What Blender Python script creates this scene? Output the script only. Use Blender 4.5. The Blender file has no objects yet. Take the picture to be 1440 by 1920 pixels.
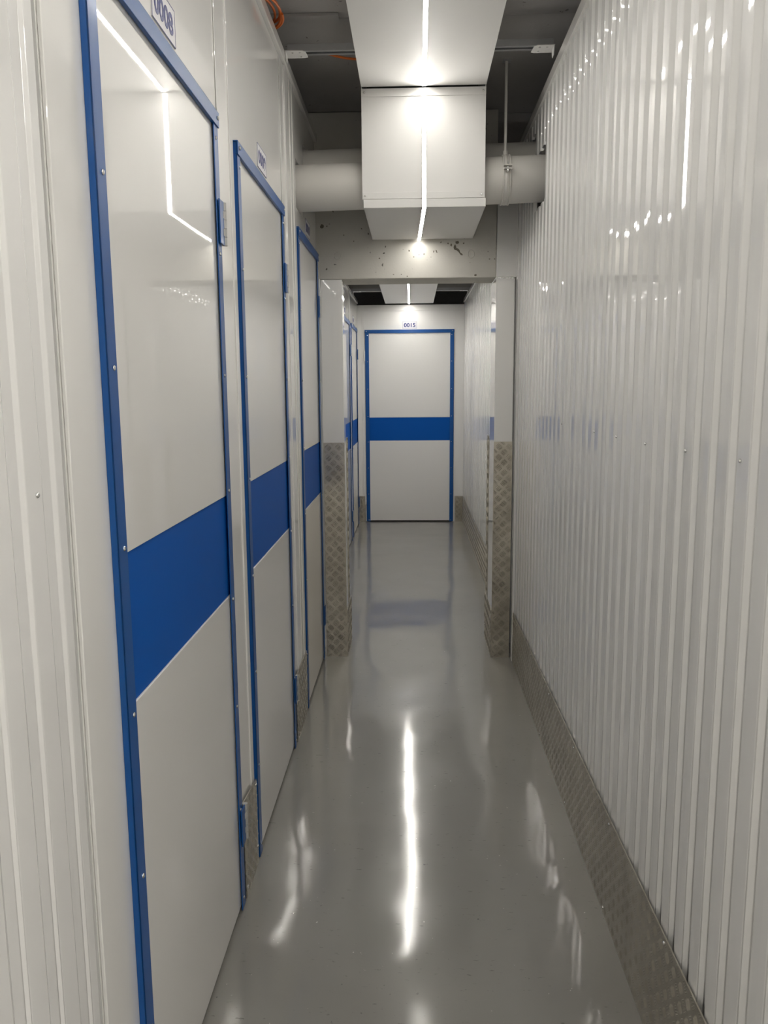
import bpy, bmesh, math, random
from mathutils import Matrix, Vector
random.seed(7)
scene = bpy.context.scene
COL = scene.collection

# ---------------------------------------------------------------- camera
RT = Vector((0.99932248, 0.03613740, -0.00697599))
DN = Vector((-0.00136479, -0.15302575, -0.98822126))
FW = Vector((-0.03677925, 0.98756124, -0.15287213))
cam_d = bpy.data.cameras.new('camera')
cam = bpy.data.objects.new('camera', cam_d)
COL.objects.link(cam)
m = Matrix.Identity(4)
for i in range(3):
    m[i][0] = RT[i]; m[i][1] = -DN[i]; m[i][2] = -FW[i]
m.translation = Vector((0, 0, 1.45))
cam.matrix_world = m
cam_d.sensor_fit = 'VERTICAL'
cam_d.sensor_height = 36.0
cam_d.sensor_width = 27.0
cam_d.lens = 1500.84 / 1920 * 36.0
cam_d.clip_start = 0.02
scene.camera = cam

# ---------------------------------------------------------------- light and exposure
LED_STRENGTH = 29.0
FAR_STRENGTH = 52.0
HALL_STRENGTH = 22.0  # output of the unseen battens added in the cross hall
w = bpy.data.worlds.new('world')
scene.world = w
w.use_nodes = True
w.node_tree.nodes['Background'].inputs[0].default_value = (0.5, 0.5, 0.5, 1)
w.node_tree.nodes['Background'].inputs[1].default_value = 0.05
scene.view_settings.view_transform = 'Standard'
scene.view_settings.look = 'None'
scene.view_settings.exposure = 1.21
scene.view_settings.gamma = 1.0
scene.view_settings.use_curve_mapping = False


# ---------------------------------------------------------------- materials
def new_mat(name):
    mt = bpy.data.materials.new(name)
    mt.use_nodes = True
    nt = mt.node_tree
    return mt, nt, nt.nodes['Principled BSDF']


def link(nt, a, b):
    nt.links.new(a, b)


def noise(nt, scale, detail=2.0, rough=0.5, vec=None):
    n = nt.nodes.new('ShaderNodeTexNoise')
    n.inputs['Scale'].default_value = scale
    n.inputs['Detail'].default_value = detail
    n.inputs['Roughness'].default_value = rough
    if vec is None:
        tc = nt.nodes.new('ShaderNodeTexCoord')
        vec = tc.outputs['Object']
    link(nt, vec, n.inputs['Vector'])
    return n


def bump(nt, height, strength, dist, normal=None):
    b = nt.nodes.new('ShaderNodeBump')
    b.inputs['Strength'].default_value = strength
    b.inputs['Distance'].default_value = dist
    link(nt, height, b.inputs['Height'])
    if normal is not None:
        link(nt, normal, b.inputs['Normal'])
    return b


def painted(name, col, rough=0.32, coat=0.5, coat_rough=0.05, wave=0.0006, wave_scale=2.2, spec=0.5):
    mt, nt, p = new_mat(name)
    p.inputs['Base Color'].default_value = (*col, 1)
    p.inputs['Roughness'].default_value = rough
    p.inputs['Specular IOR Level'].default_value = spec
    p.inputs['Coat Weight'].default_value = coat
    p.inputs['Coat Roughness'].default_value = coat_rough
    n = noise(nt, wave_scale, 1.0)
    b = bump(nt, n.outputs['Fac'], 1.0, wave)
    n2 = noise(nt, 900, 1.0)
    b2 = bump(nt, n2.outputs['Fac'], 0.25, 0.00006, b.outputs['Normal'])
    link(nt, b2.outputs['Normal'], p.inputs['Normal'])
    link(nt, b.outputs['Normal'], p.inputs['Coat Normal'])
    return mt


def plain(name, col, rough=0.5, metal=0.0, spec=0.5):
    mt, nt, p = new_mat(name)
    p.inputs['Base Color'].default_value = (*col, 1)
    p.inputs['Roughness'].default_value = rough
    p.inputs['Metallic'].default_value = metal
    p.inputs['Specular IOR Level'].default_value = spec
    n = noise(nt, 120, 2.0)
    b = bump(nt, n.outputs['Fac'], 0.2, 0.0002)
    link(nt, b.outputs['Normal'], p.inputs['Normal'])
    return mt


WHITE = painted('white coated steel', (0.83, 0.82, 0.795), 0.40, 1.0, 0.018, wave=0.0011, wave_scale=1.3, spec=0.35)
CORRW = painted('white corrugated steel', (0.81, 0.805, 0.79), 0.40, 1.0, 0.03, wave=0.00008, wave_scale=1.5, spec=0.35)
MATTW = painted('matt white steel', (0.81, 0.80, 0.78), 0.55, 0.0, 0.3, wave=0.0004)
BLUE = painted('blue coated steel', (0.004, 0.080, 0.30), 0.36, 0.15, 0.10, wave=0.0003, spec=0.35)
PLASTIC = plain('white painted pipe', (0.68, 0.66, 0.62), 0.5)
ZINC = plain('galvanised steel', (0.55, 0.56, 0.57), 0.4, 0.85)
STEEL = plain('bright screw steel', (0.75, 0.75, 0.74), 0.22, 1.0)
ORANGE = plain('orange cable sheath', (0.72, 0.16, 0.02), 0.45)
SIGNW = plain('sign face', (0.70, 0.69, 0.72), 0.4)
INK = plain('navy print', (0.03, 0.04, 0.19), 0.4)
BAND = plain('blue band steel', (0.003, 0.092, 0.41), 0.5, 0.0, 0.12)
ALU = plain('strip housing aluminium', (0.7, 0.7, 0.7), 0.4, 0.6)
GREYLEAF = plain('grey hinge steel', (0.5, 0.5, 0.48), 0.4, 0.3)


def led(name, strength):
    mt = bpy.data.materials.new(name)
    mt.use_nodes = True
    nt = mt.node_tree
    nt.nodes.clear()
    o = nt.nodes.new('ShaderNodeOutputMaterial')
    e = nt.nodes.new('ShaderNodeEmission')
    e.inputs[0].default_value = (1.0, 0.965, 0.90, 1)
    e.inputs[1].default_value = strength
    link(nt, e.outputs[0], o.inputs[0])
    return mt


LED = led('led diffuser', LED_STRENGTH)
FAR_LED = led('far led diffuser', FAR_STRENGTH)
HALL_LED = led('added hall batten diffuser', HALL_STRENGTH)


def tread_mat():
    mt, nt, p = new_mat('aluminium tread plate')
    p.inputs['Metallic'].default_value = 1.0
    n = noise(nt, 9, 4.0, 0.6)
    r = nt.nodes.new('ShaderNodeValToRGB')
    r.color_ramp.elements[0].position = 0.3
    r.color_ramp.elements[0].color = (0.42, 0.39, 0.33, 1)
    r.color_ramp.elements[1].position = 0.7
    r.color_ramp.elements[1].color = (0.58, 0.55, 0.48, 1)
    link(nt, n.outputs['Fac'], r.inputs[0])
    link(nt, r.outputs[0], p.inputs['Base Color'])
    p.inputs['Roughness'].default_value = 0.30
    n2 = noise(nt, 260, 2.0)
    b = bump(nt, n2.outputs['Fac'], 0.35, 0.0003)
    link(nt, b.outputs['Normal'], p.inputs['Normal'])
    return mt


TREAD = tread_mat()


def spots(nt, scale, thr, soft, vec, gate_scale=None, gate=0.5, stretch=None):
    """irregular flecks: 1 inside a fleck"""
    if stretch:
        mp = nt.nodes.new('ShaderNodeMapping')
        mp.inputs['Scale'].default_value = stretch
        mp.inputs['Rotation'].default_value = (0, 0, 0.7)
        link(nt, vec, mp.inputs['Vector'])
        vec = mp.outputs[0]
    n = noise(nt, scale, 3.0, 0.55, vec)
    mr = nt.nodes.new('ShaderNodeMapRange')
    mr.inputs['From Min'].default_value = thr
    mr.inputs['From Max'].default_value = thr + soft
    link(nt, n.outputs['Fac'], mr.inputs['Value'])
    out = mr.outputs[0]
    if gate_scale:
        g = noise(nt, gate_scale, 1.0, 0.5, vec)
        m2 = nt.nodes.new('ShaderNodeMapRange')
        m2.inputs['From Min'].default_value = gate
        m2.inputs['From Max'].default_value = gate + 0.06
        link(nt, g.outputs['Fac'], m2.inputs['Value'])
        mu = nt.nodes.new('ShaderNodeMath')
        mu.operation = 'MULTIPLY'
        link(nt, out, mu.inputs[0])
        link(nt, m2.outputs[0], mu.inputs[1])
        out = mu.outputs[0]
    return out


def mixc(nt, fac, a, b):
    mx = nt.nodes.new('ShaderNodeMix')
    mx.data_type = 'RGBA'
    link(nt, fac, mx.inputs[0])
    for s, v in ((6, a), (7, b)):
        if isinstance(v, tuple):
            mx.inputs[s].default_value = (*v, 1)
        else:
            link(nt, v, mx.inputs[s])
    return mx.outputs[2]


def concrete(name, col, pits=True, rough=0.85):
    mt, nt, p = new_mat(name)
    tc = nt.nodes.new('ShaderNodeTexCoord')
    vec = tc.outputs['Object']
    big = noise(nt, 3.0, 5.0, 0.6, vec)
    r = nt.nodes.new('ShaderNodeValToRGB')
    r.color_ramp.elements[0].position = 0.3
    r.color_ramp.elements[0].color = (*[c * 0.88 for c in col], 1)
    r.color_ramp.elements[1].position = 0.7
    r.color_ramp.elements[1].color = (*col, 1)
    link(nt, big.outputs['Fac'], r.inputs[0])
    c = r.outputs[0]
    p.inputs['Roughness'].default_value = rough
    fine = noise(nt, 90, 4.0, 0.6, vec)
    b = bump(nt, fine.outputs['Fac'], 0.5, 0.002)
    if pits:
        s = spots(nt, 38, 0.70, 0.02, vec, 4.0, 0.47)
        c = mixc(nt, s, c, (0.12, 0.11, 0.095))
        s2 = spots(nt, 95, 0.72, 0.02, vec, 7.0, 0.5)
        c = mixc(nt, s2, c, (0.14, 0.13, 0.11))
        b = bump(nt, s, -1.0, 0.004, b.outputs['Normal'])
    link(nt, c, p.inputs['Base Color'])
    link(nt, b.outputs['Normal'], p.inputs['Normal'])
    return mt


BEAMC = concrete('painted concrete', (0.62, 0.60, 0.55))
CEILC = concrete('ceiling concrete', (0.42, 0.405, 0.39), True)


def floor_mat():
    mt, nt, p = new_mat('grey epoxy floor')
    tc = nt.nodes.new('ShaderNodeTexCoord')
    vec = tc.outputs['Object']
    big = noise(nt, 1.7, 4.0, 0.6, vec)
    r = nt.nodes.new('ShaderNodeValToRGB')
    r.color_ramp.elements[0].position = 0.3
    r.color_ramp.elements[0].color = (0.198, 0.188, 0.172, 1)
    r.color_ramp.elements[1].position = 0.72
    r.color_ramp.elements[1].color = (0.225, 0.218, 0.200, 1)
    link(nt, big.outputs['Fac'], r.inputs[0])
    c = r.outputs[0]
    scuff = spots(nt, 30, 0.655, 0.05, vec, 2.6, 0.46, (1.0, 3.2, 1.0))
    c = mixc(nt, scuff, c, (0.12, 0.113, 0.10))
    dots = spots(nt, 75, 0.70, 0.02, vec, 4.0, 0.48)
    c = mixc(nt, dots, c, (0.09, 0.085, 0.08))
    fleck = spots(nt, 85, 0.715, 0.015, vec, 5.0, 0.50)
    c = mixc(nt, fleck, c, (0.62, 0.58, 0.52))
    link(nt, c, p.inputs['Base Color'])
    p.inputs['Roughness'].default_value = 0.42
    p.inputs['Coat Weight'].default_value = 1.0
    cr = noise(nt, 30, 4.0, 0.7, vec)
    mr = nt.nodes.new('ShaderNodeMapRange')
    mr.inputs['To Min'].default_value = 0.05
    mr.inputs['To Max'].default_value = 0.14
    link(nt, cr.outputs['Fac'], mr.inputs['Value'])
    link(nt, mr.outputs[0], p.inputs['Coat Roughness'])
    wv = noise(nt, 2.0, 1.5, 0.5, vec)
    b = bump(nt, wv.outputs['Fac'], 1.0, 0.011)
    w2 = noise(nt, 220, 2.0, 0.6, vec)
    b2 = bump(nt, w2.outputs['Fac'], 0.12, 0.0004, b.outputs['Normal'])
    link(nt, b2.outputs['Normal'], p.inputs['Normal'])
    link(nt, b2.outputs['Normal'], p.inputs['Coat Normal'])
    return mt


FLOORM = floor_mat()


# ---------------------------------------------------------------- mesh helpers
class MB:
    def __init__(self):
        self.v = []; self.f = []; self.s = []

    def add(self, vs, fs, smooth=False):
        o = len(self.v)
        self.v += [tuple(v) for v in vs]
        self.f += [tuple(i + o for i in f) for f in fs]
        self.s += [smooth] * len(fs)
        return self

    def box(self, x0, x1, y0, y1, z0, z1):
        if x0 > x1: x0, x1 = x1, x0
        if y0 > y1: y0, y1 = y1, y0
        if z0 > z1: z0, z1 = z1, z0
        v = [(x0, y0, z0), (x1, y0, z0), (x1, y1, z0), (x0, y1, z0),
             (x0, y0, z1), (x1, y0, z1), (x1, y1, z1), (x0, y1, z1)]
        return self.add(v, [(0, 3, 2, 1), (4, 5, 6, 7), (0, 1, 5, 4), (1, 2, 6, 5), (2, 3, 7, 6), (3, 0, 4, 7)])

    def prism(self, poly, axis, a, b):
        """poly: CCW 2D points; extruded along axis ('x','y','z') from a to b"""
        n = len(poly)

        def pt(p, t):
            return {'x': (t, p[0], p[1]), 'y': (p[0], t, p[1]), 'z': (p[0], p[1], t)}[axis]
        v = [pt(p, a) for p in poly] + [pt(p, b) for p in poly]
        f = [tuple(range(n))[::-1], tuple(range(n, 2 * n))]
        f += [(i, (i + 1) % n, n + (i + 1) % n, n + i) for i in range(n)]
        return self.add(v, f)

    def tube(self, path, r, n=16, cap=True):
        path = [Vector(p) for p in path]
        rings = []
        up = None
        for i, p in enumerate(path):
            d = (path[min(i + 1, len(path) - 1)] - path[max(i - 1, 0)]).normalized()
            if up is None:
                up = Vector((0, 0, 1)) if abs(d.z) < 0.9 else Vector((1, 0, 0))
            s = d.cross(up).normalized()
            up = s.cross(d).normalized()
            rings.append([p + r * (math.cos(2 * math.pi * k / n) * s + math.sin(2 * math.pi * k / n) * up) for k in range(n)])
        v = [q for ring in rings for q in ring]
        f = []
        for i in range(len(rings) - 1):
            for k in range(n):
                f.append((i * n + k, i * n + (k + 1) % n, (i + 1) * n + (k + 1) % n, (i + 1) * n + k))
        self.add(v, f, True)
        if cap:
            self.add(rings[0], [tuple(range(n))[::-1]])
            self.add(rings[-1], [tuple(range(n))])
        return self

    def dome(self, c, d, r, h, n=10):
        """screw head: low dome of radius r, height h, axis d"""
        c = Vector(c); d = Vector(d).normalized()
        a = Vector((0, 0, 1)) if abs(d.z) < 0.9 else Vector((1, 0, 0))
        s = d.cross(a).normalized(); t = d.cross(s)
        v = []
        for rr, hh in ((1.0, 0.0), (1.0, 0.35), (0.75, 0.8), (0.35, 1.0)):
            for k in range(n):
                v.append(c + d * h * hh + r * rr * (math.cos(2 * math.pi * k / n) * s + math.sin(2 * math.pi * k / n) * t))
        f = []
        for i in range(3):
            for k in range(n):
                f.append((i * n + k, i * n + (k + 1) % n, (i + 1) * n + (k + 1) % n, (i + 1) * n + k))
        f.append(tuple(3 * n + k for k in range(n)))
        f.append(tuple(range(n))[::-1])
        return self.add(v, f, True)

    def build(self, name, mat, parent=None, bevel=0.0, solid=0.0):
        me = bpy.data.meshes.new(name)
        me.from_pydata(self.v, [], self.f)
        me.polygons.foreach_set('use_smooth', self.s)
        me.update()
        bm = bmesh.new(); bm.from_mesh(me)
        if not solid:
            bmesh.ops.recalc_face_normals(bm, faces=bm.faces)
        bm.to_mesh(me); bm.free()
        me.materials.append(mat)
        o = bpy.data.objects.new(name, me)
        COL.objects.link(o)
        if parent: o.parent = parent
        if bevel:
            b = o.modifiers.new('bevel', 'BEVEL')
            b.width = bevel; b.segments = 2; b.limit_method = 'ANGLE'
            b.harden_normals = False
        if solid:
            s = o.modifiers.new('thick', 'SOLIDIFY'); s.thickness = solid; s.offset = -1
        return o


def tag(o, label, cat, group=None, kind=None):
    o['label'] = label; o['category'] = cat
    if group: o['group'] = group
    if kind: o['kind'] = kind
    return o


def empty(name, loc, rz=0.0):
    o = bpy.data.objects.new(name, None)
    COL.objects.link(o)
    o.location = loc; o.rotation_euler = (0, 0, rz)
    o.empty_display_size = 0.05
    return o


def grid_wall(mb, axis, c0, c1, u0, u1, z0, z1, holes):
    """slab with rectangular holes. axis 'x': plane x in [c0,c1], u = y. axis 'y': plane y in [c0,c1], u = x"""
    us = sorted({u0, u1, *[h[0] for h in holes], *[h[1] for h in holes]})
    zs = sorted({z0, z1, *[h[2] for h in holes], *[h[3] for h in holes]})
    us = [u for u in us if u0 <= u <= u1]; zs = [z for z in zs if z0 <= z <= z1]

    def solid(i, j):
        if i < 0 or j < 0 or i >= len(us) - 1 or j >= len(zs) - 1: return False
        cu = (us[i] + us[i + 1]) / 2; cz = (zs[j] + zs[j + 1]) / 2
        return not any(h[0] < cu < h[1] and h[2] < cz < h[3] for h in holes)

    def P(c, u, z): return (c, u, z) if axis == 'x' else (u, c, z)
    for i in range(len(us) - 1):
        for j in range(len(zs) - 1):
            if not solid(i, j): continue
            a, b, lo, hi = us[i], us[i + 1], zs[j], zs[j + 1]
            for c in (c0, c1):
                mb.add([P(c, a, lo), P(c, b, lo), P(c, b, hi), P(c, a, hi)], [(0, 1, 2, 3)])
            for (di, dj, q) in ((-1, 0, (a, lo, a, hi)), (1, 0, (b, lo, b, hi)), (0, -1, (a, lo, b, lo)), (0, 1, (a, hi, b, hi))):
                if not solid(i + di, j + dj):
                    mb.add([P(c0, q[0], q[1]), P(c0, q[2], q[3]), P(c1, q[2], q[3]), P(c1, q[0], q[1])], [(0, 1, 2, 3)])
    return mb


PERIOD = 0.0875


def corrugated(mb, crest, valley, y0, y1, z0, z1, phase, holes=()):
    """trapezoidal sheet in the y direction; crest/valley are x values; phase = y of one crest's far edge"""
    pts = []
    rnd = random.Random(int(y0 * 100) + 5)
    k = math.floor((y0 - phase) / PERIOD) - 1
    while phase + k * PERIOD < y1 + PERIOD:
        e = phase + k * PERIOD                      # far edge of a crest
        ta, tb, tc = (rnd.uniform(-0.04, 0.04) for _ in range(3))
        for t, h in ((-0.0425, 0.01), (-0.022, ta), (-0.0010, 0.01), (0.0, 0.06), (0.0009, 0.2), (0.0072, 0.85), (0.0080, 0.94), (0.009, 1.0),
                     (0.0215, 1.0 + tb), (0.0340, 1.0), (0.0350, 0.94), (0.0358, 0.85), (0.0421, 0.2), (0.0430, 0.06)):
            pts.append((e + t, crest + (valley - crest) * h))
        k += 1
    pts = sorted(set(pts))
    pts = [p for p in pts if y0 <= p[0] <= y1]
    extra = sorted({y for h in holes for y in h[:2]})
    def xa(y):
        for (a, xa_), (b, xb_) in zip(pts, pts[1:]):
            if a <= y <= b: return xa_ + (xb_ - xa_) * (y - a) / max(b - a, 1e-9)
        return crest
    pts = sorted(set(pts + [(y, xa(y)) for y in extra if y0 < y < y1]))
    zs = sorted({z0, z1, *[z for h in holes for z in h[2:]]})
    n = len(zs)
    vs = [(x, y, z) for (y, x) in pts for z in zs]
    fs = []; sm = []
    for i in range(len(pts) - 1):
        cy = (pts[i][0] + pts[i + 1][0]) / 2
        for j in range(n - 1):
            cz = (zs[j] + zs[j + 1]) / 2
            if any(h[0] < cy < h[1] and h[2] < cz < h[3] for h in holes): continue
            fs.append((i * n + j, i * n + j + 1, (i + 1) * n + j + 1, (i + 1) * n + j))
            sm.append(pts[i + 1][0] - pts[i][0] < 0.0015)
    mb.add(vs, fs, True)
    mb.s[-len(sm):] = sm
    return mb




def tread(mb, origin, ud, vd, nd, ulen, vlen, thick=0.002, vtop=None, k_=1.0, ridge=0.0020):
    """five-bar tread plate lying at origin, spanning ud*ulen x vd*vlen, raised along nd.
    vtop: function u -> v of a sloping top edge"""
    o = Vector(origin); ud = Vector(ud); vd = Vector(vd); nd = Vector(nd)
    top = vtop or (lambda u: vlen)

    def P(u, v, h): return o + ud * u + vd * v + nd * h
    c = [(0, 0), (ulen, 0), (ulen, top(ulen)), (0, top(0))]
    v = [P(a, b, 0) for a, b in c] + [P(a, b, thick) for a, b in c]
    mb.add(v, [(0, 3, 2, 1), (4, 5, 6, 7), (0, 1, 5, 4), (1, 2, 6, 5), (2, 3, 7, 6), (3, 0, 4, 7)])
    q = math.sqrt(0.5)
    CELL = 0.0385 * k_
    N = int((ulen + vlen + 0.1) / CELL) + 2
    for i in range(-N, N):
        for j in range(-N, N):
            cu = (i + 0.5) * CELL * q - (j + 0.5) * CELL * q
            cv = (i + 0.5) * CELL * q + (j + 0.5) * CELL * q
            if not (-CELL < cu < ulen + CELL and -CELL < cv < vlen + CELL): continue
            a = (q, q) if (i + j) % 2 else (-q, q)
            b = (-a[1], a[0])
            for k in range(-2, 3):
                L = (0.0160 - abs(k) * 0.0012) * k_
                ctr = (cu + b[0] * k * 0.0066 * k_, cv + b[1] * k * 0.0066 * k_)
                e = [(ctr[0] + a[0] * s * L + b[0] * t * 0.0016 * k_, ctr[1] + a[1] * s * L + b[1] * t * 0.0016 * k_)
                     for s, t in ((-1, 0), (-0.45, -1), (0.45, -1), (1, 0), (0.45, 1), (-0.45, 1))]
                g = 0.0012
                if not (g < ctr[0] < ulen - g and g < ctr[1] < top(ctr[0]) - g): continue
                r = [(ctr[0] + a[0] * s * L * 0.6, ctr[1] + a[1] * s * L * 0.6) for s in (-1, 1)]

                def cut(p):          # bars run off the sheared edges of the sheet
                    x = min(max(p[0], g), ulen - g)
                    return x, min(max(p[1], g), top(x) - g)
                vs = [P(*cut(p), thick) for p in e] + [P(*cut(p), thick + ridge) for p in r]
                mb.add(vs, [(0, 1, 6), (1, 2, 7, 6), (2, 3, 7), (3, 4, 7), (4, 5, 6, 7), (5, 0, 6)], False)
    return mb


def screw(parent, loc, d, r=0.0055, h=0.0035, mat=None, label=None):
    s = MB().dome(loc, d, r, h, 8).build('screw', mat or STEEL, parent)
    return s


# ================================================================= SETTING
XL = -0.492          # near left wall plane
XLF = -0.597         # far left wall plane
YB = 8.683           # back wall plane
YN = -2.9            # wall behind the camera
# floor
f = MB().box(-1.6, 1.6, YN - 0.1, YB + 0.6, -0.1, 0.0).box(1.6, 3.7, YN - 0.1, 0.6, -0.1, 0.0).build('floor', FLOORM)
tag(f, 'glossy grey epoxy corridor floor with scuffs and white flecks', 'floor', kind='structure')
# ceiling (concrete soffit with plank joints)
cl = MB()
ys = [YN - 0.1, -0.6, 0.6, 1.8, 2.98, 3.19, 4.2]
for a, b in zip(ys, ys[1:]):
    cl.box(-1.6, 1.6, a + 0.002, b - 0.002, 2.80, 2.95)
cl.box(-1.6, 1.6, YN - 0.1, 4.3, 2.812, 2.96)
cl.box(1.6, 3.7, YN - 0.1, 0.6, 2.80, 2.95)
o = cl.build('ceiling', CEILC, bevel=0.003)
tag(o, 'dark unlit concrete ceiling above the partition walls', 'ceiling', kind='structure')

cl = MB().box(-1.6, 1.6, 4.3, YB + 0.6, 3.60, 3.75).box(-1.65, -1.55, 4.44, YB + 0.6, 0.0, 3.6).box(1.55, 1.65, 4.44, YB + 0.6, 0.0, 3.6)  # raised soffit with enclosing walls, added to keep world light out of the void
cl.box(-1.55, 1.55, 8.20, 8.45, 2.425, 3.6)  # downstand added to stand in for the lighter strip above the far channel
cl.box(-1.6, 1.6, YB + 0.5, YB + 0.6, 0.0, 3.6).box(-1.6, 1.6, 4.3, 4.43, 2.81, 3.6)
o = cl.build('ceiling_far_shell', CEILC)
tag(o, 'concrete shell added above and around the far partition walls to keep the void dark', 'ceiling', kind='structure')

# near left wall: flat panels with door openings and pipe holes
DOORS_NEAR = [(1.262, 2.072), (2.292, 3.092), (3.468, 4.172)]
holes = [(a + 0.012, b - 0.012, -0.01, 2.105) for a, b in DOORS_NEAR]
PH1 = (3.512, 3.712, 2.205, 2.405)
PH2 = (3.755, 3.945, 2.335, 2.527)
mb = grid_wall(MB(), 'x', XL - 0.03, XL, 1.112, 4.2, 0.0, 2.655, holes + [PH1, PH2])
wl = mb.build('wall_left', WHITE)
tag(wl, 'smooth white metal partition wall around the three near doors on the left', 'wall', kind='structure')
# dark rooms behind the leaves so nothing shines through
# near left wall corrugated part
mb = corrugated(MB(), -0.4885, -0.4925, YN, 1.108, 0.0, 2.655, 1.027)
wc = mb.build('wall_left_front', CORRW, solid=0.001)
tag(wc, 'white corrugated metal wall at the left edge beside door 0008', 'wall', kind='structure')
for z in (1.316,):
    for y in (1.031 - 0.02, 0.83, 0.57):
        screw(wc, (-0.488, y, z), (1, 0, 0), 0.004, 0.004)

# near right corrugated wall
RH1 = (3.415, 3.705, 2.205, 2.425)
RH2 = (3.72, 3.97, 2.345, 2.545)
mb = corrugated(MB(), 0.532, 0.5445, 0.60, 4.13, 0.0, 2.605, 1.331, (RH1, RH2))
wr = mb.build('wall_right', CORRW, solid=0.001)
tag(wr, 'long white corrugated metal wall on the right with vertical ribs', 'wall', kind='structure')
for y, z in ((1.331 - 0.012, 1.329), (1.594 - 0.012, 1.325), (1.856, 1.32), (2.12, 1.32), (2.38, 1.32), (2.90, 1.32), (3.42, 1.32)):
    screw(wr, (0.532, y, z), (-1, 0, 0), 0.0035, 0.004)

# wall behind the camera
o = MB().box(-0.6, 3.6, YN - 0.05, YN, 0.0, 2.8).build('wall_back', MATTW)
tag(o, 'plain white wall of the added cross hall behind the camera', 'wall', kind='structure')
# unseen cross hall added to the right behind the camera, brightens the left wall
o = MB().box(0.545, 3.6, 0.55, 0.60, 0.0, 2.8).build('wall_hall', MATTW)
tag(o, 'plain white wall of the added cross hall, round the corner to the right', 'wall', kind='structure')
o = MB().box(3.6, 3.65, YN, 0.60, 0.0, 2.8).build('wall_hall_end', MATTW)
tag(o, 'plain white end wall of the added cross hall', 'wall', kind='structure')

# concrete beam and flat panel beside it
mb = MB()
mb.box(-1.2, 0.42, 4.2, 4.43, 2.0, 2.80)
beam = mb.build('beam', BEAMC, bevel=0.004)
tag(beam, 'rough pitted white-painted concrete beam over the opening', 'beam', kind='structure')
# cast-in marks on the beam face: two thin seams with round plugs
for x in (-0.386, 0.288):
    sm = MB().box(x - 0.0025, x + 0.0025, 4.1985, 4.2005, 2.02, 2.31)
    for k in range(16):
        a = 2 * math.pi * k / 16
        b_ = 2 * math.pi * (k + 1) / 16
        sm.tube([(x + 0.004 + 0.016 * math.cos(a), 4.1985, 2.115 + 0.02 * math.sin(a)),
                 (x + 0.004 + 0.016 * math.cos(b_), 4.1985, 2.115 + 0.02 * math.sin(b_))], 0.0018, 6)
    sm.build('cast_seam', BEAMC, beam)
# dark broken-out patches at the right of the beam
pm = plain('bare brown concrete', (0.16, 0.14, 0.11), 0.9)
pb = MB()
def blob(cx, cz, rx, rz, n=11, rot=0.0):
    pts = []
    for k in range(n):
        a = 2 * math.pi * k / n
        s = 0.65 + 0.5 * random.random()
        u, v = rx * s * math.cos(a), rz * s * math.sin(a)
        pts.append((cx + u * math.cos(rot) - v * math.sin(rot), cz + u * math.sin(rot) + v * math.cos(rot)))
    pb.prism(pts, 'y', 4.1988, 4.2005)
for cx, cz, rx, rz, rot in ((0.222, 2.172, .012, .009, 0), (0.212, 2.148, .008, .016, .3), (0.226, 2.135, .006, .018, .7), (0.240, 2.118, .005, .014, .8),
                            (0.192, 2.160, .005, .007, 0), (0.176, 2.168, .004, .004, 0), (0.254, 2.168, .004, .004, 0), (0.140, 2.174, .006, .003, 0.6),
                            (0.118, 2.130, .003, .008, .3), (0.104, 2.130, .003, .007, -.3), (0.055, 2.118, .003, .004, 0), (0.030, 2.115, .003, .003, 0),
                            (-0.020, 2.135, .005, .005, 0), (0.003, 2.105, .003, .004, 0), (-0.17, 2.10, .004, .004, 0), (-0.46, 2.26, .010, .010, .5),
                            (-0.435, 2.26, .004, .004, 0), (-0.405, 2.335, .004, .010, .5), (-0.225, 2.22, .003, .006, .4), (-0.26, 2.245, .003, .004, 0),
                            (-0.300, 2.185, .003, .003, 0), (-0.35, 2.215, .003, .003, 0), (-0.44, 2.05, .004, .006, -.6), (0.385, 2.09, .005, .003, 0),
                            (0.410, 2.09, .004, .003, 0), (0.315, 2.012, .007, .005, .3), (-0.03, 2.010, .004, .003, 0), (-0.06, 2.02, .003, .002, 0), (-0.10, 2.02, .004, .002, -.4)):
    blob(cx, cz, rx, rz, rot=rot)
pb.build('chipped_patch', pm, beam)

o = MB().box(0.421, 0.56, 4.185, 4.199, 2.0, 2.62).build('wall_right_panel', MATTW, bevel=0.002)
tag(o, 'flat white panel between the concrete beam and the right corrugated wall', 'wall panel', kind='structure')

# far corridor walls
DOORS_FAR = [(6.70, 7.56), (7.72, 8.53)]
mb = grid_wall(MB(), 'x', XLF - 0.03, XLF, 4.3, YB + 0.02, 0.0, 2.33,
               [(a + 0.012, b - 0.012, -0.01, 2.045) for a, b in DOORS_FAR])
o = mb.build('wall_left_far', WHITE)
tag(o, 'white metal partition wall on the left beyond the opening', 'wall', kind='structure')
mb = corrugated(MB(), 0.540, 0.552, 4.44, YB, 0.0, 2.335, 1.35)
wrf = mb.build('wall_right_far', CORRW, solid=0.001)
tag(wrf, 'white corrugated metal wall on the right beyond the opening', 'wall', kind='structure')
DB = (-0.512, 0.432)
mb = grid_wall(MB(), 'y', YB, YB + 0.03, -0.64, 0.58, 0.0, 2.26, [(DB[0] + 0.012, DB[1] - 0.012, -0.01, 2.045)])
o = mb.build('wall_end', MATTW)
tag(o, 'white end wall around door 0015', 'wall', kind='structure')

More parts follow.
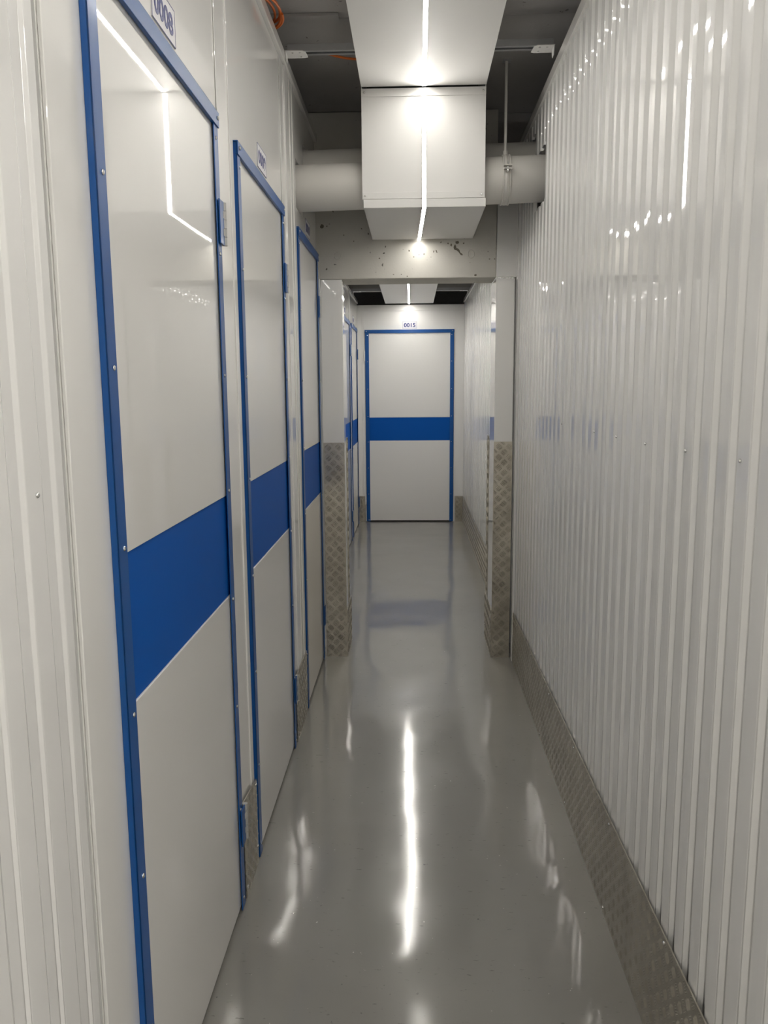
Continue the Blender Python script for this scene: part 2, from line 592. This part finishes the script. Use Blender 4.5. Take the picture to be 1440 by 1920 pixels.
# trims (vertical cover strips and top rails)
def trim(n, mb, label, mat=WHITE, bev=0.0015):
    o = mb.build('trim_%d' % n, mat, bevel=bev)
    tag(o, label, 'trim', kind='structure')
    return o
trim(1, MB().box(XL + 0.0005, XL + 0.0065, 1.116, 1.160, 0, 2.655), 'shiny white vertical cover strip left of door 0008')
trim(2, MB().box(XL + 0.0005, XL + 0.003, 2.112, 2.232, 0, 2.655).box(XL + 0.0005, XL + 0.0062, 2.232, 2.272, 0, 2.655), 'white vertical cover strip between doors 0008 and 0009')
trim(3, MB().box(XL + 0.0005, XL + 0.003, 3.122, 3.216, 0, 2.655).box(XL + 0.0005, XL + 0.0075, 3.216, 3.305, 0, 2.655), 'white folded cover strip right of door 0009')
trim(4, MB().box(XL + 0.0005, XL + 0.0058, 3.345, 3.388, 0, 2.655).box(XL + 0.0005, XL + 0.008, 3.400, 3.448, 0, 2.655), 'white folded cover strip left of door 0010')
trim(5, MB().box(-0.506, -0.4775, YN, 4.2, 2.659, 2.695).box(-0.506, -0.4785, YN, 4.2, 2.657, 2.661), 'white top rail along the left partition wall')
trim(6, MB().box(0.524, 0.562, 0.60, 4.2, 2.600, 2.640), 'white top rail along the right corrugated wall')
trim(7, MB().box(0.522, 0.562, 4.135, 4.2, 0.0, 2.60), 'white corner strip where the right corrugated wall meets the pilaster')
trim(8, MB().box(-0.484, -0.473, 4.176, 4.199, 0.285, 2.0), 'pale metal corner strip right of door 0010', ZINC)
trim(9, MB().box(-0.64, 0.56, YB - 0.006, YB + 0.035, 2.255, 2.318), 'white top rail above the end wall', MATTW)
trim(10, MB().box(-0.545, -0.5165, YB - 0.003, YB - 0.0005, 0.0, 2.255).box(0.4365, 0.452, YB - 0.003, YB - 0.0005, 0.0, 2.255), 'flat white side strips beside door 0015', MATTW, 0.0008)
trim(11, MB().box(-0.612, -0.584, 4.45, YB - 0.01, 2.333, 2.36), 'white top rail along the left wall beyond the opening')
trim(12, MB().box(0.528, 0.566, 4.45, YB - 0.01, 2.337, 2.365), 'white top rail along the right wall beyond the opening')
trim(13, MB().box(-0.5965, -0.590, 7.575, 7.615, 0, 2.33).box(-0.5965, -0.590, 7.655, 7.70, 0, 2.33), 'white cover strips between the two doors beyond the opening')

trim(14, MB().box(-0.9, -0.27, 3.14, 3.186, 2.788, 2.7995), 'thin concrete strip on the ceiling above the left steel channel', CEILC)

# pilasters flanking the opening
pl = MB().box(-0.473, -0.362, 4.2, 4.295, 0.0, 1.998).box(-0.473, -0.375, 4.295, 4.50, 0.0, 0.262).build('pilaster', WHITE, bevel=0.0015)
tag(pl, 'white boxed pilaster on the left side of the opening beside door 0010', 'pilaster', 'pilasters of the opening', kind='structure')
pr = MB().box(0.42, 0.514, 4.2, 4.44, 0.0, 1.994).box(0.44, 0.514, 4.44, 4.58, 0.0, 0.262).build('pilaster', WHITE, bevel=0.0015)
tag(pr, 'white boxed pilaster on the right side of the opening by the corrugated wall', 'pilaster', 'pilasters of the opening', kind='structure')

# ================================================================= DOORS
def hinge(parent, u, z, side, blue=True, H=0.105):
    """side +1: knuckle to +u of the stile"""
    if not blue:
        h = MB().box(u + side * 0.005, u + side * 0.020, -0.012, -0.001, z - H / 2, z + H / 2).build('hinge', MATTW, parent, bevel=0.0006)
        MB().tube([(u + side * 0.014, -0.0125, z - H / 2 - 0.001), (u + side * 0.014, -0.0125, z + H / 2 + 0.001)], 0.004, 10).build('knuckle', MATTW, h)
        return h
    h = MB().box(u - side * 0.028, u + side * 0.012, -0.0185, -0.0145, z - H / 2, z + H / 2).build('hinge', BLUE, parent, bevel=0.0006)
    kx = u + side * 0.019
    segs = 5
    for i in range(segs):
        a = z - H / 2 + i * H / segs + 0.0006; b = z - H / 2 + (i + 1) * H / segs - 0.0006
        MB().tube([(kx, -0.0165, a), (kx, -0.0165, b)], 0.0072, 14).build('knuckle', GREYLEAF, h)
    for i in (1, 3):
        a = z - H / 2 + (i + 0.1) * H / segs; b = z - H / 2 + (i + 0.9) * H / segs
        MB().box(u + side * 0.003, u + side * 0.008, -0.0192, -0.0184, a, b).build('slot', GREYLEAF, h)
    MB().box(u + side * 0.019, u + side * 0.030, -0.004, -0.001, z - H / 2, z + H / 2).build('wall_leaf', GREYLEAF, h)
    return h


def make_door(n, base, rz, w, top, band, label, hinge_side, hz, screws, flat=False):
    d = empty('door_%d' % n, base, rz)
    tag(d, label, 'door', kind='structure')
    d['group'] = 'blue-framed white storage unit doors'
    s = 0.040; r = 0.036
    g = 0.014                     # gap over the floor
    mt = WHITE if not flat else MATTW
    MB().box(0.012, w - 0.012, -0.0060, 0.020, band[1] + 0.0008, top - 0.02).build('upper_panel', mt, d, bevel=0.001)
    MB().box(0.012, w - 0.012, -0.0035, 0.019, band[0], band[1]).build('blue_band', BAND, d)
    MB().box(0.012, w - 0.012, -0.0068, 0.020, g, band[0] - 0.0008).build('lower_panel', mt, d, bevel=0.0015)
    # angled edge profiles: face plus return to the wall
    for k, (a, b) in enumerate(((0.0, s), (w - s, w))):
        e = 0.0 if k == 0 else w
        ib = 1 if k == 0 else -1
        m_ = MB().box(a, b, -0.0125, -0.0095, 0.004, top - 0.004).box(e, e + ib * 0.003, -0.0125, 0.0, 0.004, top - 0.004)
        m_.build('side_profile', BLUE, d, bevel=0.0012)
        for z in screws:
            screw(d, ((0.024 if k == 0 else w - 0.024), -0.0125, z), (0, -1, 0), 0.0048, 0.0028)
    m_ = MB().box(-0.003, w + 0.003, -0.0160, -0.0128, top - r, top).box(-0.003, w + 0.003, -0.0160, 0.0, top - 0.003, top).box(-0.002, w + 0.002, -0.0155, -0.0068, top - r, top - r + 0.003)
    m_.build('top_profile', BLUE, d, bevel=0.0012)
    for u in (0.014, w - 0.014):
        screw(d, (u, -0.0160, top - 0.017), (0, -1, 0), 0.0052, 0.0045, GREYLEAF)
    for z in hz:
        if hinge_side > 0: hinge(d, w - 0.004, z, 1)
        else: hinge(d, 0.004, z, -1, False)
    return d


R90 = math.pi / 2
SCR = (0.035, 0.30, 0.60, 0.90, 1.19, 1.485, 1.783, 2.055)
BN = (0.912, 1.176)
for i, ((a, b), lab) in enumerate(zip(DOORS_NEAR, ('white storage door with blue frame and band under sign 0008, nearest the camera',
                                                   'white storage door with blue frame and band under sign 0009',
                                                   'white storage door with blue frame beside the left tread-plated pilaster'))):
    make_door(i + 1, (XL, a, 0), R90, b - a, 2.120, BN, lab, 1, (1.86, 0.245), SCR)
SCRF = (0.02, 0.306, 0.592, 0.875, 1.15, 1.44, 1.73, 2.005)
BF = (0.889, 1.137)
for i, ((a, b), lab) in enumerate(zip(DOORS_FAR, ('white storage door partly hidden behind the left pilaster, beyond the opening',
                                                  'white storage door on the left beyond the opening, next to the end wall'))):
    make_door(4 + i, (XLF, a, 0), R90, b - a, 2.062, BF, lab, 1, (1.80, 0.24), SCRF)
make_door(6, (DB[0], YB, 0), 0.0, DB[1] - DB[0], 2.062, BF, 'white storage door 0015 facing us at the end of the corridor', -1, (1.79, 0.245), SCRF, True)


# ================================================================= SIGNS
def sign(text, base, rz, label, w=0.152, h=0.072):
    d = empty('number_sign', base, rz)
    tag(d, label, 'sign')
    MB().box(-w / 2, w / 2, -0.0022, -0.0004, 0, h).build('plate', SIGNW, d)
    t = 0.0016
    b = MB().box(-w / 2, w / 2, -0.0026, -0.0020, 0, t).box(-w / 2, w / 2, -0.0026, -0.0020, h - t, h)
    b.box(-w / 2, -w / 2 + t, -0.0026, -0.0020, 0, h).box(w / 2 - t, w / 2, -0.0026, -0.0020, 0, h)
    b.build('border_line', INK, d)
    cu = bpy.data.curves.new('digits', 'FONT')
    cu.body = text; cu.align_x = 'CENTER'; cu.align_y = 'CENTER'
    cu.size = 0.062; cu.offset = 0.0018; cu.extrude = 0.0003
    cu.space_character = 1.02
    tmp = bpy.data.objects.new('digits', cu)
    COL.objects.link(tmp)
    bpy.context.view_layer.update()
    me = bpy.data.meshes.new_from_object(tmp.evaluated_get(bpy.context.evaluated_depsgraph_get()))
    bpy.data.objects.remove(tmp)
    xs = [v.co.x for v in me.vertices]; ysv = [v.co.y for v in me.vertices]
    k = 0.122 / (max(xs) - min(xs)); ky = 0.042 / (max(ysv) - min(ysv))
    cx, cy = (max(xs) + min(xs)) / 2, (max(ysv) + min(ysv)) / 2
    for v in me.vertices:
        x, y, z = v.co
        v.co = ((x - cx) * k, -0.0026 - z, (y - cy) * ky + h / 2)
    me.materials.clear(); me.materials.append(INK)
    o = bpy.data.objects.new('digits', me); COL.objects.link(o); o.parent = d
    return d


sign('0008', (XL, 1.690, 2.146), R90, 'number sign 0008 above the nearest left door')
sign('0009', (XL, 2.725, 2.146), R90, 'number sign 0009 above the second left door')
sign('0010', (XL, 3.865, 2.146), R90, 'number sign above the left door nearest the pilaster')
sign('0013', (XLF, 7.10, 2.085), R90, 'small number sign above the partly hidden door beyond the opening')
sign('0014', (XLF, 8.13, 2.085), R90, 'small number sign above the last left door beyond the opening')
sign('0015', (-0.038, YB, 2.072), 0.0, 'number sign 0015 above the end door')

# ================================================================= TREAD PLATES
def kick(mb, label, scr=(), sd=(1, 0, 0), name='kick_plate', sr=0.0055):
    o = mb.build(name, TREAD)
    tag(o, label, 'kick plate')
    for s in scr: screw(o, s, sd, sr, 0.004)
    return o


kick(tread(MB(), (XL + 0.0085, 2.086, 0.0), (0, 1, 0), (0, 0, 1), (1, 0, 0), 0.188, 0.30, 0.003, lambda u: 0.297 - u * 0.12, 0.78, 0.0012),
     'small aluminium tread plate at the floor right of door 0008', [(XL + 0.0115, y, z) for y, z in ((2.262, 0.262), (2.105, 0.03), (2.262, 0.06), (2.098, 0.285))])
kick(tread(MB(), (XL + 0.0085, 3.125, 0.0), (0, 1, 0), (0, 0, 1), (1, 0, 0), 0.325, 0.287, 0.003, None, 0.78, 0.0012),
     'wider aluminium tread plate at the floor right of door 0009, in front of door 0010', [(XL + 0.0115, y, z) for y, z in ((3.44, 0.272), (3.14, 0.03), (3.43, 0.05), (3.14, 0.27))])
L = 3.6
kick(tread(MB(), (0.5285, 4.197, 0.0), (0, -1, 0), (0, 0, 1), (-1, 0, 0), L, 0.36, 0.003, lambda u: 0.268 + u * 0.0150, 0.78, 0.0008),
     'long aluminium tread plate skirting along the right corrugated wall',
     [(0.5255, y, 0.268 + (4.2 - y) * 0.015 - 0.014) for y in (1.0, 1.544, 2.02, 2.50, 2.98, 3.46, 3.94)] + [(0.5255, y, 0.02) for y in (1.6, 2.05, 2.62, 3.18, 3.72, 4.15)], (-1, 0, 0), sr=0.0045)
kick(tread(MB(), (0.5375, 8.66, 0.0), (0, -1, 0), (0, 0, 1), (-1, 0, 0), 8.66 - 4.62, 0.282, 0.003, None, 0.78, 0.0012),
     'aluminium tread plate skirting along the right wall beyond the opening', [(0.5345, y, 0.265) for y in (5.2, 6.0, 6.8, 7.6)], (-1, 0, 0))
kick(tread(MB(), (-0.594, YB - 0.001, 0.0), (1, 0, 0), (0, 0, 1), (0, -1, 0), 0.074, 0.282, 0.003),
     'tiny aluminium tread plate left of door 0015', [(-0.56, YB - 0.004, 0.26)], (0, -1, 0))
kick(tread(MB(), (0.448, YB - 0.0035, 0.0), (1, 0, 0), (0, 0, 1), (0, -1, 0), 0.086, 0.282, 0.003),
     'tiny aluminium tread plate right of door 0015', [(0.49, YB - 0.007, 0.26)], (0, -1, 0))
# tall guards on the pilasters
kick(tread(MB(), (-0.476, 4.1995, 0.0), (1, 0, 0), (0, 0, 1), (0, -1, 0), 0.1145, 1.169, 0.002), 'tall aluminium tread plate covering the front of the left pilaster', name='guard_plate')
kick(tread(MB(), (0.4195, 4.1995, 0.0), (1, 0, 0), (0, 0, 1), (0, -1, 0), 0.0965, 1.170, 0.002), 'tall aluminium tread plate covering the front of the right pilaster', name='guard_plate')
kick(tread(MB(), (-0.3615, 4.2, 0.0), (0, 1, 0), (0, 0, 1), (1, 0, 0), 0.300, 0.268, 0.002), 'low aluminium tread plate inside the opening, left side',
     [(-0.3595, 4.48, 0.03), (-0.3595, 4.25, 0.25)], (1, 0, 0), 'guard_plate')
kick(tread(MB(), (0.4195, 4.2, 0.0), (0, 1, 0), (0, 0, 1), (-1, 0, 0), 0.385, 0.268, 0.002), 'low aluminium tread plate inside the opening, right side',
     [(0.4175, 4.56, 0.08), (0.4175, 4.45, 0.255)], (-1, 0, 0), 'guard_plate')
kick(tread(MB().box(-0.40, -0.3655, 4.345, 4.405, 0.268, 1.17), (-0.3652, 4.335, 0.27), (0, 1, 0), (0, 0, 1), (1, 0, 0), 0.08, 0.915, 0.003),
     'narrow upright tread strip at the back edge of the left pilaster', [(-0.3620, 4.38, 1.165)], (1, 0, 0), 'edge_guard', 0.008)
kick(tread(MB().box(0.424, 0.46, 4.50, 4.59, 0.268, 1.17), (0.4238, 4.495, 0.27), (0, 1, 0), (0, 0, 1), (-1, 0, 0), 0.10, 0.915, 0.003),
     'narrow upright tread strip at the back edge of the right pilaster', [(0.4205, 4.55, 1.165)], (-1, 0, 0), 'edge_guard', 0.008)

# ================================================================= DUCT CASING
dc = empty('duct_casing', (0.045, 3.482, 2.19))
tag(dc, 'white metal box casing hanging from the ceiling and stepping down over the pipes', 'duct casing')
def dpart(name, mb, mat=MATTW, bev=0.001):
    mb.v = [(x - 0.045, y - 3.482, z - 2.19) for x, y, z in mb.v]
    return mb.build(name, mat, dc, bevel=bev)
X0, X1 = -0.211, 0.297
dpart('upper_underside', MB().box(X0, X1, YN + 0.01, 3.474, 2.660, 2.664))
dpart('upper_side', MB().box(X0, X0 + 0.003, YN + 0.01, 3.48, 2.6645, 2.796))
dpart('upper_side', MB().box(X1 - 0.003, X1, YN + 0.01, 3.48, 2.6645, 2.796))
dpart('front_panel', MB().box(X0, X1, 3.482, 3.486, 2.224, 2.654))
dpart('top_flange', MB().box(X0, X1, 3.4785, 3.4818, 2.624, 2.6555))
dpart('bottom_flange', MB().box(X0 + 0.002, X1 - 0.002, 3.4785, 3.4818, 2.226, 2.252))
dpart('lower_side', MB().add(*(lambda m_: (m_.v, m_.f))(grid_wall(MB(), 'x', X0, X0 + 0.003, 3.487, 4.198, 2.225, 2.796, [(3.50, 3.72, 2.23, 2.42), (3.745, 3.96, 2.33, 2.54)]))))
dpart('lower_side', MB().add(*(lambda m_: (m_.v, m_.f))(grid_wall(MB(), 'x', X1 - 0.003, X1, 3.487, 4.198, 2.225, 2.796, [(3.50, 3.72, 2.23, 2.425), (3.745, 3.96, 2.33, 2.54)]))))
dpart('lower_underside', MB().box(X0 + 0.006, X1 + 0.003, 3.478, 4.199, 2.190, 2.194).box(X0 + 0.006, X1 + 0.003, 3.475, 3.479, 2.190, 2.2235).box(X0 + 0.006, X0 + 0.009, 3.478, 4.199, 2.19, 2.2235).box(X1, X1 + 0.003, 3.478, 4.199, 2.19, 2.2235))
for x, z in ((X0 + 0.012, 2.640), (X1 - 0.012, 2.640), (X0 + 0.012, 2.238), (X1 - 0.014, 2.238)):
    screw(dc, (x - 0.045, 3.4785 - 3.482, z - 2.19), (0, -1, 0), 0.0045, 0.003)

# far casing
fc = empty('duct_casing', (-0.04, 6.6, 2.33))
tag(fc, 'white box casing on the ceiling beyond the opening', 'duct casing')
def fpart(name, mb, bev=0.001):
    mb.v = [(x + 0.04, y - 6.6, z - 2.33) for x, y, z in mb.v]
    return mb.build(name, MATTW, fc, bevel=bev)
fpart('underside', MB().box(-0.293, 0.211, 4.44, 8.665, 2.330, 2.334))
fpart('side', MB().box(-0.293, -0.290, 4.44, 8.19, 2.3345, 2.80))
fpart('side', MB().box(0.208, 0.211, 4.44, 8.19, 2.3345, 2.80))

# ================================================================= STRIP LIGHTS
PROFILE = {'diffuser': [(-0.0070, 0.0085), (0.0070, 0.0085), (0.0070, 0.0105), (-0.0070, 0.0105)],
           'housing': [(-0.0085, 0.0), (0.0085, 0.0), (0.0085, 0.0108), (0.0072, 0.0108), (0.0072, 0.0080), (-0.0072, 0.0080), (-0.0072, 0.0108), (-0.0085, 0.0108)]}


def strip(name_label, pts, glow=None):
    """pts: runs (start, end, outward normal) on the casing"""
    d = empty('strip_light', pts[0][0])
    tag(d, name_label, 'strip light')
    o3 = Vector(pts[0][0])
    for p0, p1, nv in pts:
        a = Vector(p0) - o3; b = Vector(p1) - o3
        nrm = Vector(nv)
        dr = (b - a).normalized()
        sd = dr.cross(nrm).normalized()
        for nm, mt in (('diffuser', glow or LED), ('housing', ALU)):
            q = MB()
            ring = PROFILE[nm]
            n = len(ring)
            vs = [a + sd * u + nrm * h for u, h in ring] + [b + sd * u + nrm * h for u, h in ring]
            q.add(vs, [tuple(range(n))[::-1], tuple(range(n, 2 * n))] + [(k, (k + 1) % n, n + (k + 1) % n, n + k) for k in range(n)])
            q.build(nm, mt, d)
    return d
strip('glowing white light strip running along and down the near casing', [
    ((0.010, YN + 0.05, 2.6595), (0.045, 3.445, 2.6595), (0, 0, -1)),
    ((0.045, 3.4780, 2.6500), (0.046, 3.4740, 2.180), (0, -1, 0)),
    ((0.045, 3.474, 2.1895), (0.029, 4.178, 2.1895), (0, 0, -1))])
strip('short glowing white light strip on the casing beyond the opening', [((-0.036, 4.75, 2.3295), (-0.043, 8.60, 2.3295), (0, 0, -1))], FAR_LED)

for hy, lab in ((-0.35, 'long white batten light added in the unseen cross hall, nearer the corridor'), (-1.8, 'long white batten light added in the unseen cross hall, nearer the back wall')):
    d = empty('added_batten_light', (2.0, hy, 2.80))  # out-of-view lamp added to brighten the near left wall and doors
    tag(d, lab, 'batten light', 'batten lights added in the cross hall')
    MB().box(-1.45, 1.45, -0.04, 0.04, -0.03, -0.0005).build('housing', MATTW, d, bevel=0.003)
    MB().box(-1.43, 1.43, -0.035, 0.035, -0.055, -0.0305).build('diffuser', HALL_LED, d, bevel=0.008)

# ================================================================= PIPES
def xz(x): return 2.306 + (x + 0.35) * 0.024
p1 = MB()
p1.tube([(-0.9, 3.612, xz(-0.9)), (-0.2, 3.612, xz(-0.2)), (0.3, 3.612, xz(0.3)), (0.95, 3.612, xz(0.95))], 0.0945, 48)
o = p1.build('drain_pipe', PLASTIC)
tag(o, 'thick white pipe crossing the corridor in front, held by the clamp', 'pipe')
p2 = MB()
p2.tube([(-0.9, 3.852, 2.425), (0.95, 3.852, 2.460)], 0.090, 48)
p2.tube([(-0.9, 3.852, 2.425), (-0.475, 3.852, 2.433)], 0.0925, 48)
o = p2.build('drain_pipe', PLASTIC)
tag(o, 'second white pipe in shadow just behind and above the front pipe', 'pipe')
# hanger
ph = empty('pipe_hanger', (0.392, 3.612, 2.30))
tag(ph, 'white clamp ring and long rod holding the front pipe', 'pipe hanger')
zc = xz(0.392) - 2.30
rb = MB()
n = 48
for x0, x1, r0, r1 in ((-0.014, 0.014, 0.0948, 0.1005), (-0.017, -0.012, 0.0948, 0.1018), (0.012, 0.017, 0.0948, 0.1018), (-0.003, 0.003, 0.0948, 0.1012)):
    vs = []
    for r in (r0, r1):
        for x in (x0, x1):
            vs += [(x, r * math.cos(2 * math.pi * k / n), zc + r * math.sin(2 * math.pi * k / n)) for k in range(n)]
    fs = []
    for k in range(n):
        k2 = (k + 1) % n
        fs += [(k, k2, n + k2, n + k), (2 * n + k, 3 * n + k, 3 * n + k2, 2 * n + k2), (k, 2 * n + k, 2 * n + k2, k2), (n + k, n + k2, 3 * n + k2, 3 * n + k)]
    rb.add(vs, fs, True)
rb.build('clamp_ring', PLASTIC, ph)
MB().tube([(0, 0, zc + 0.098), (0, 0, 0.50)], 0.006, 14).build('rod', PLASTIC, ph)
MB().tube([(0, 0, zc + 0.098), (0, 0, zc + 0.118)], 0.011, 6).build('nut', PLASTIC, ph)
MB().box(-0.018, 0.018, -0.018, 0.018, 0.4965, 0.4999).build('ceiling_plate', ZINC, ph)
fb = MB().box(-0.017, 0.017, -0.125, -0.097, zc + 0.030, zc + 0.034).box(-0.017, 0.017, -0.125, -0.097, zc + 0.016, zc + 0.020).build('clamp_flange', PLASTIC, ph, bevel=0.001)
MB().tube([(0, -0.114, zc + 0.006), (0, -0.114, zc + 0.046)], 0.0035, 10).tube([(0, -0.114, zc + 0.008), (0, -0.114, zc + 0.015)], 0.009, 6).build('bolt', STEEL, fb)

# ================================================================= STEEL CHANNELS AND BRACKETS
def channel(x0, x1, y, z, label):
    m_ = MB().box(x0, x1, y, y + 0.014, z, z + 0.002).box(x0, x1, y + 0.031, y + 0.045, z, z + 0.002)
    m_.box(x0, x1, y, y + 0.002, z + 0.002, z + 0.022).box(x0, x1, y + 0.043, y + 0.045, z + 0.002, z + 0.022).box(x0, x1, y, y + 0.045, z + 0.022, z + 0.024)
    o = m_.build('steel_channel', ZINC)
    tag(o, label, 'steel channel', 'slotted ceiling channels')
    return o


def bracket(x, y, z, side, label, w_=0.075, depth=0.072):
    d = empty('ceiling_bracket', (x, y, z))
    tag(d, label, 'bracket', 'brackets on the wall top rails')
    s = side
    poly = [(0, 0), (s * (w_ - 0.012), 0.004), (s * w_, 0.014), (s * (w_ + 0.004), depth - 0.006), (s * (w_ - 0.008), depth), (0, depth)]
    if s < 0: poly = poly[::-1]
    MB().prism(poly, 'z', 0.0, 0.0025).build('plate', MATTW, d)
    tri = [(depth * 0.2, 0.0), (depth + 0.02, 0.0), (depth + 0.02, -0.06)]
    MB().prism([(0.012, -0.030), (0.045, -0.030), (0.060, 0.0), (0.0, 0.0)], 'x', s * 0.001, s * 0.003).build('tab', MATTW, d)
    for u, v in ((0.35, 0.25), (0.72, 0.75), (0.72, 0.25)):
        screw(d, (s * w_ * u, depth * v, 0.0), (0, 0, -1), 0.004, 0.003)
    return d
channel(-0.47, -0.2125, 3.208, 2.6985, 'grey slotted steel channel between the left wall and the casing')
channel(0.2985, 0.52, 3.208, 2.6985, 'grey slotted steel channel between the casing and the right wall')
bracket(-0.4772, 3.196, 2.6955, 1, 'white bracket joining the channel to the left wall rail')
bracket(0.5237, 3.196, 2.6955, -1, 'white bracket joining the channel to the right wall rail')
channel(-0.60, -0.2945, 7.98, 2.3805, 'slotted steel channel left of the casing beyond the opening')
channel(0.2125, 0.55, 7.98, 2.3805, 'slotted steel channel right of the casing beyond the opening')
bracket(-0.5835, 7.97, 2.377, 1, 'small white bracket on the left wall rail beyond the opening')
bracket(0.5275, 7.97, 2.377, -1, 'small white bracket on the right wall rail beyond the opening')

# ================================================================= CABLES
cc = MB()
path = []
for k in range(0, 170):
    a = 2 * math.pi * k / 44
    t = k / 170
    path.append((-0.520 + (0.060 + 0.018 * math.sin(a * 0.27 + 1)) * math.cos(a) + 0.010 * t,
                 2.935 + (0.135 - 0.03 * t) * math.sin(a), 2.7105 + 0.026 * t + 0.004 * math.sin(a * 1.5)))
cc.tube(path, 0.0045, 10)
o = cc.build('cable_coil', ORANGE)
tag(o, 'coiled orange cable lying on top of the left partition wall', 'cable')
cc = MB()
pts = []
for k in range(21):
    t = k / 20
    pts.append((-0.34 + t * 0.1235, 3.375 + 0.02 * t, 2.752 - 0.016 * math.sin(math.pi * 0.55 * t)))
cc.tube(pts, 0.0045, 10)
o = cc.build('orange_cable', ORANGE)
tag(o, 'short sagging orange cable just behind the left steel channel, beside the casing', 'cable')
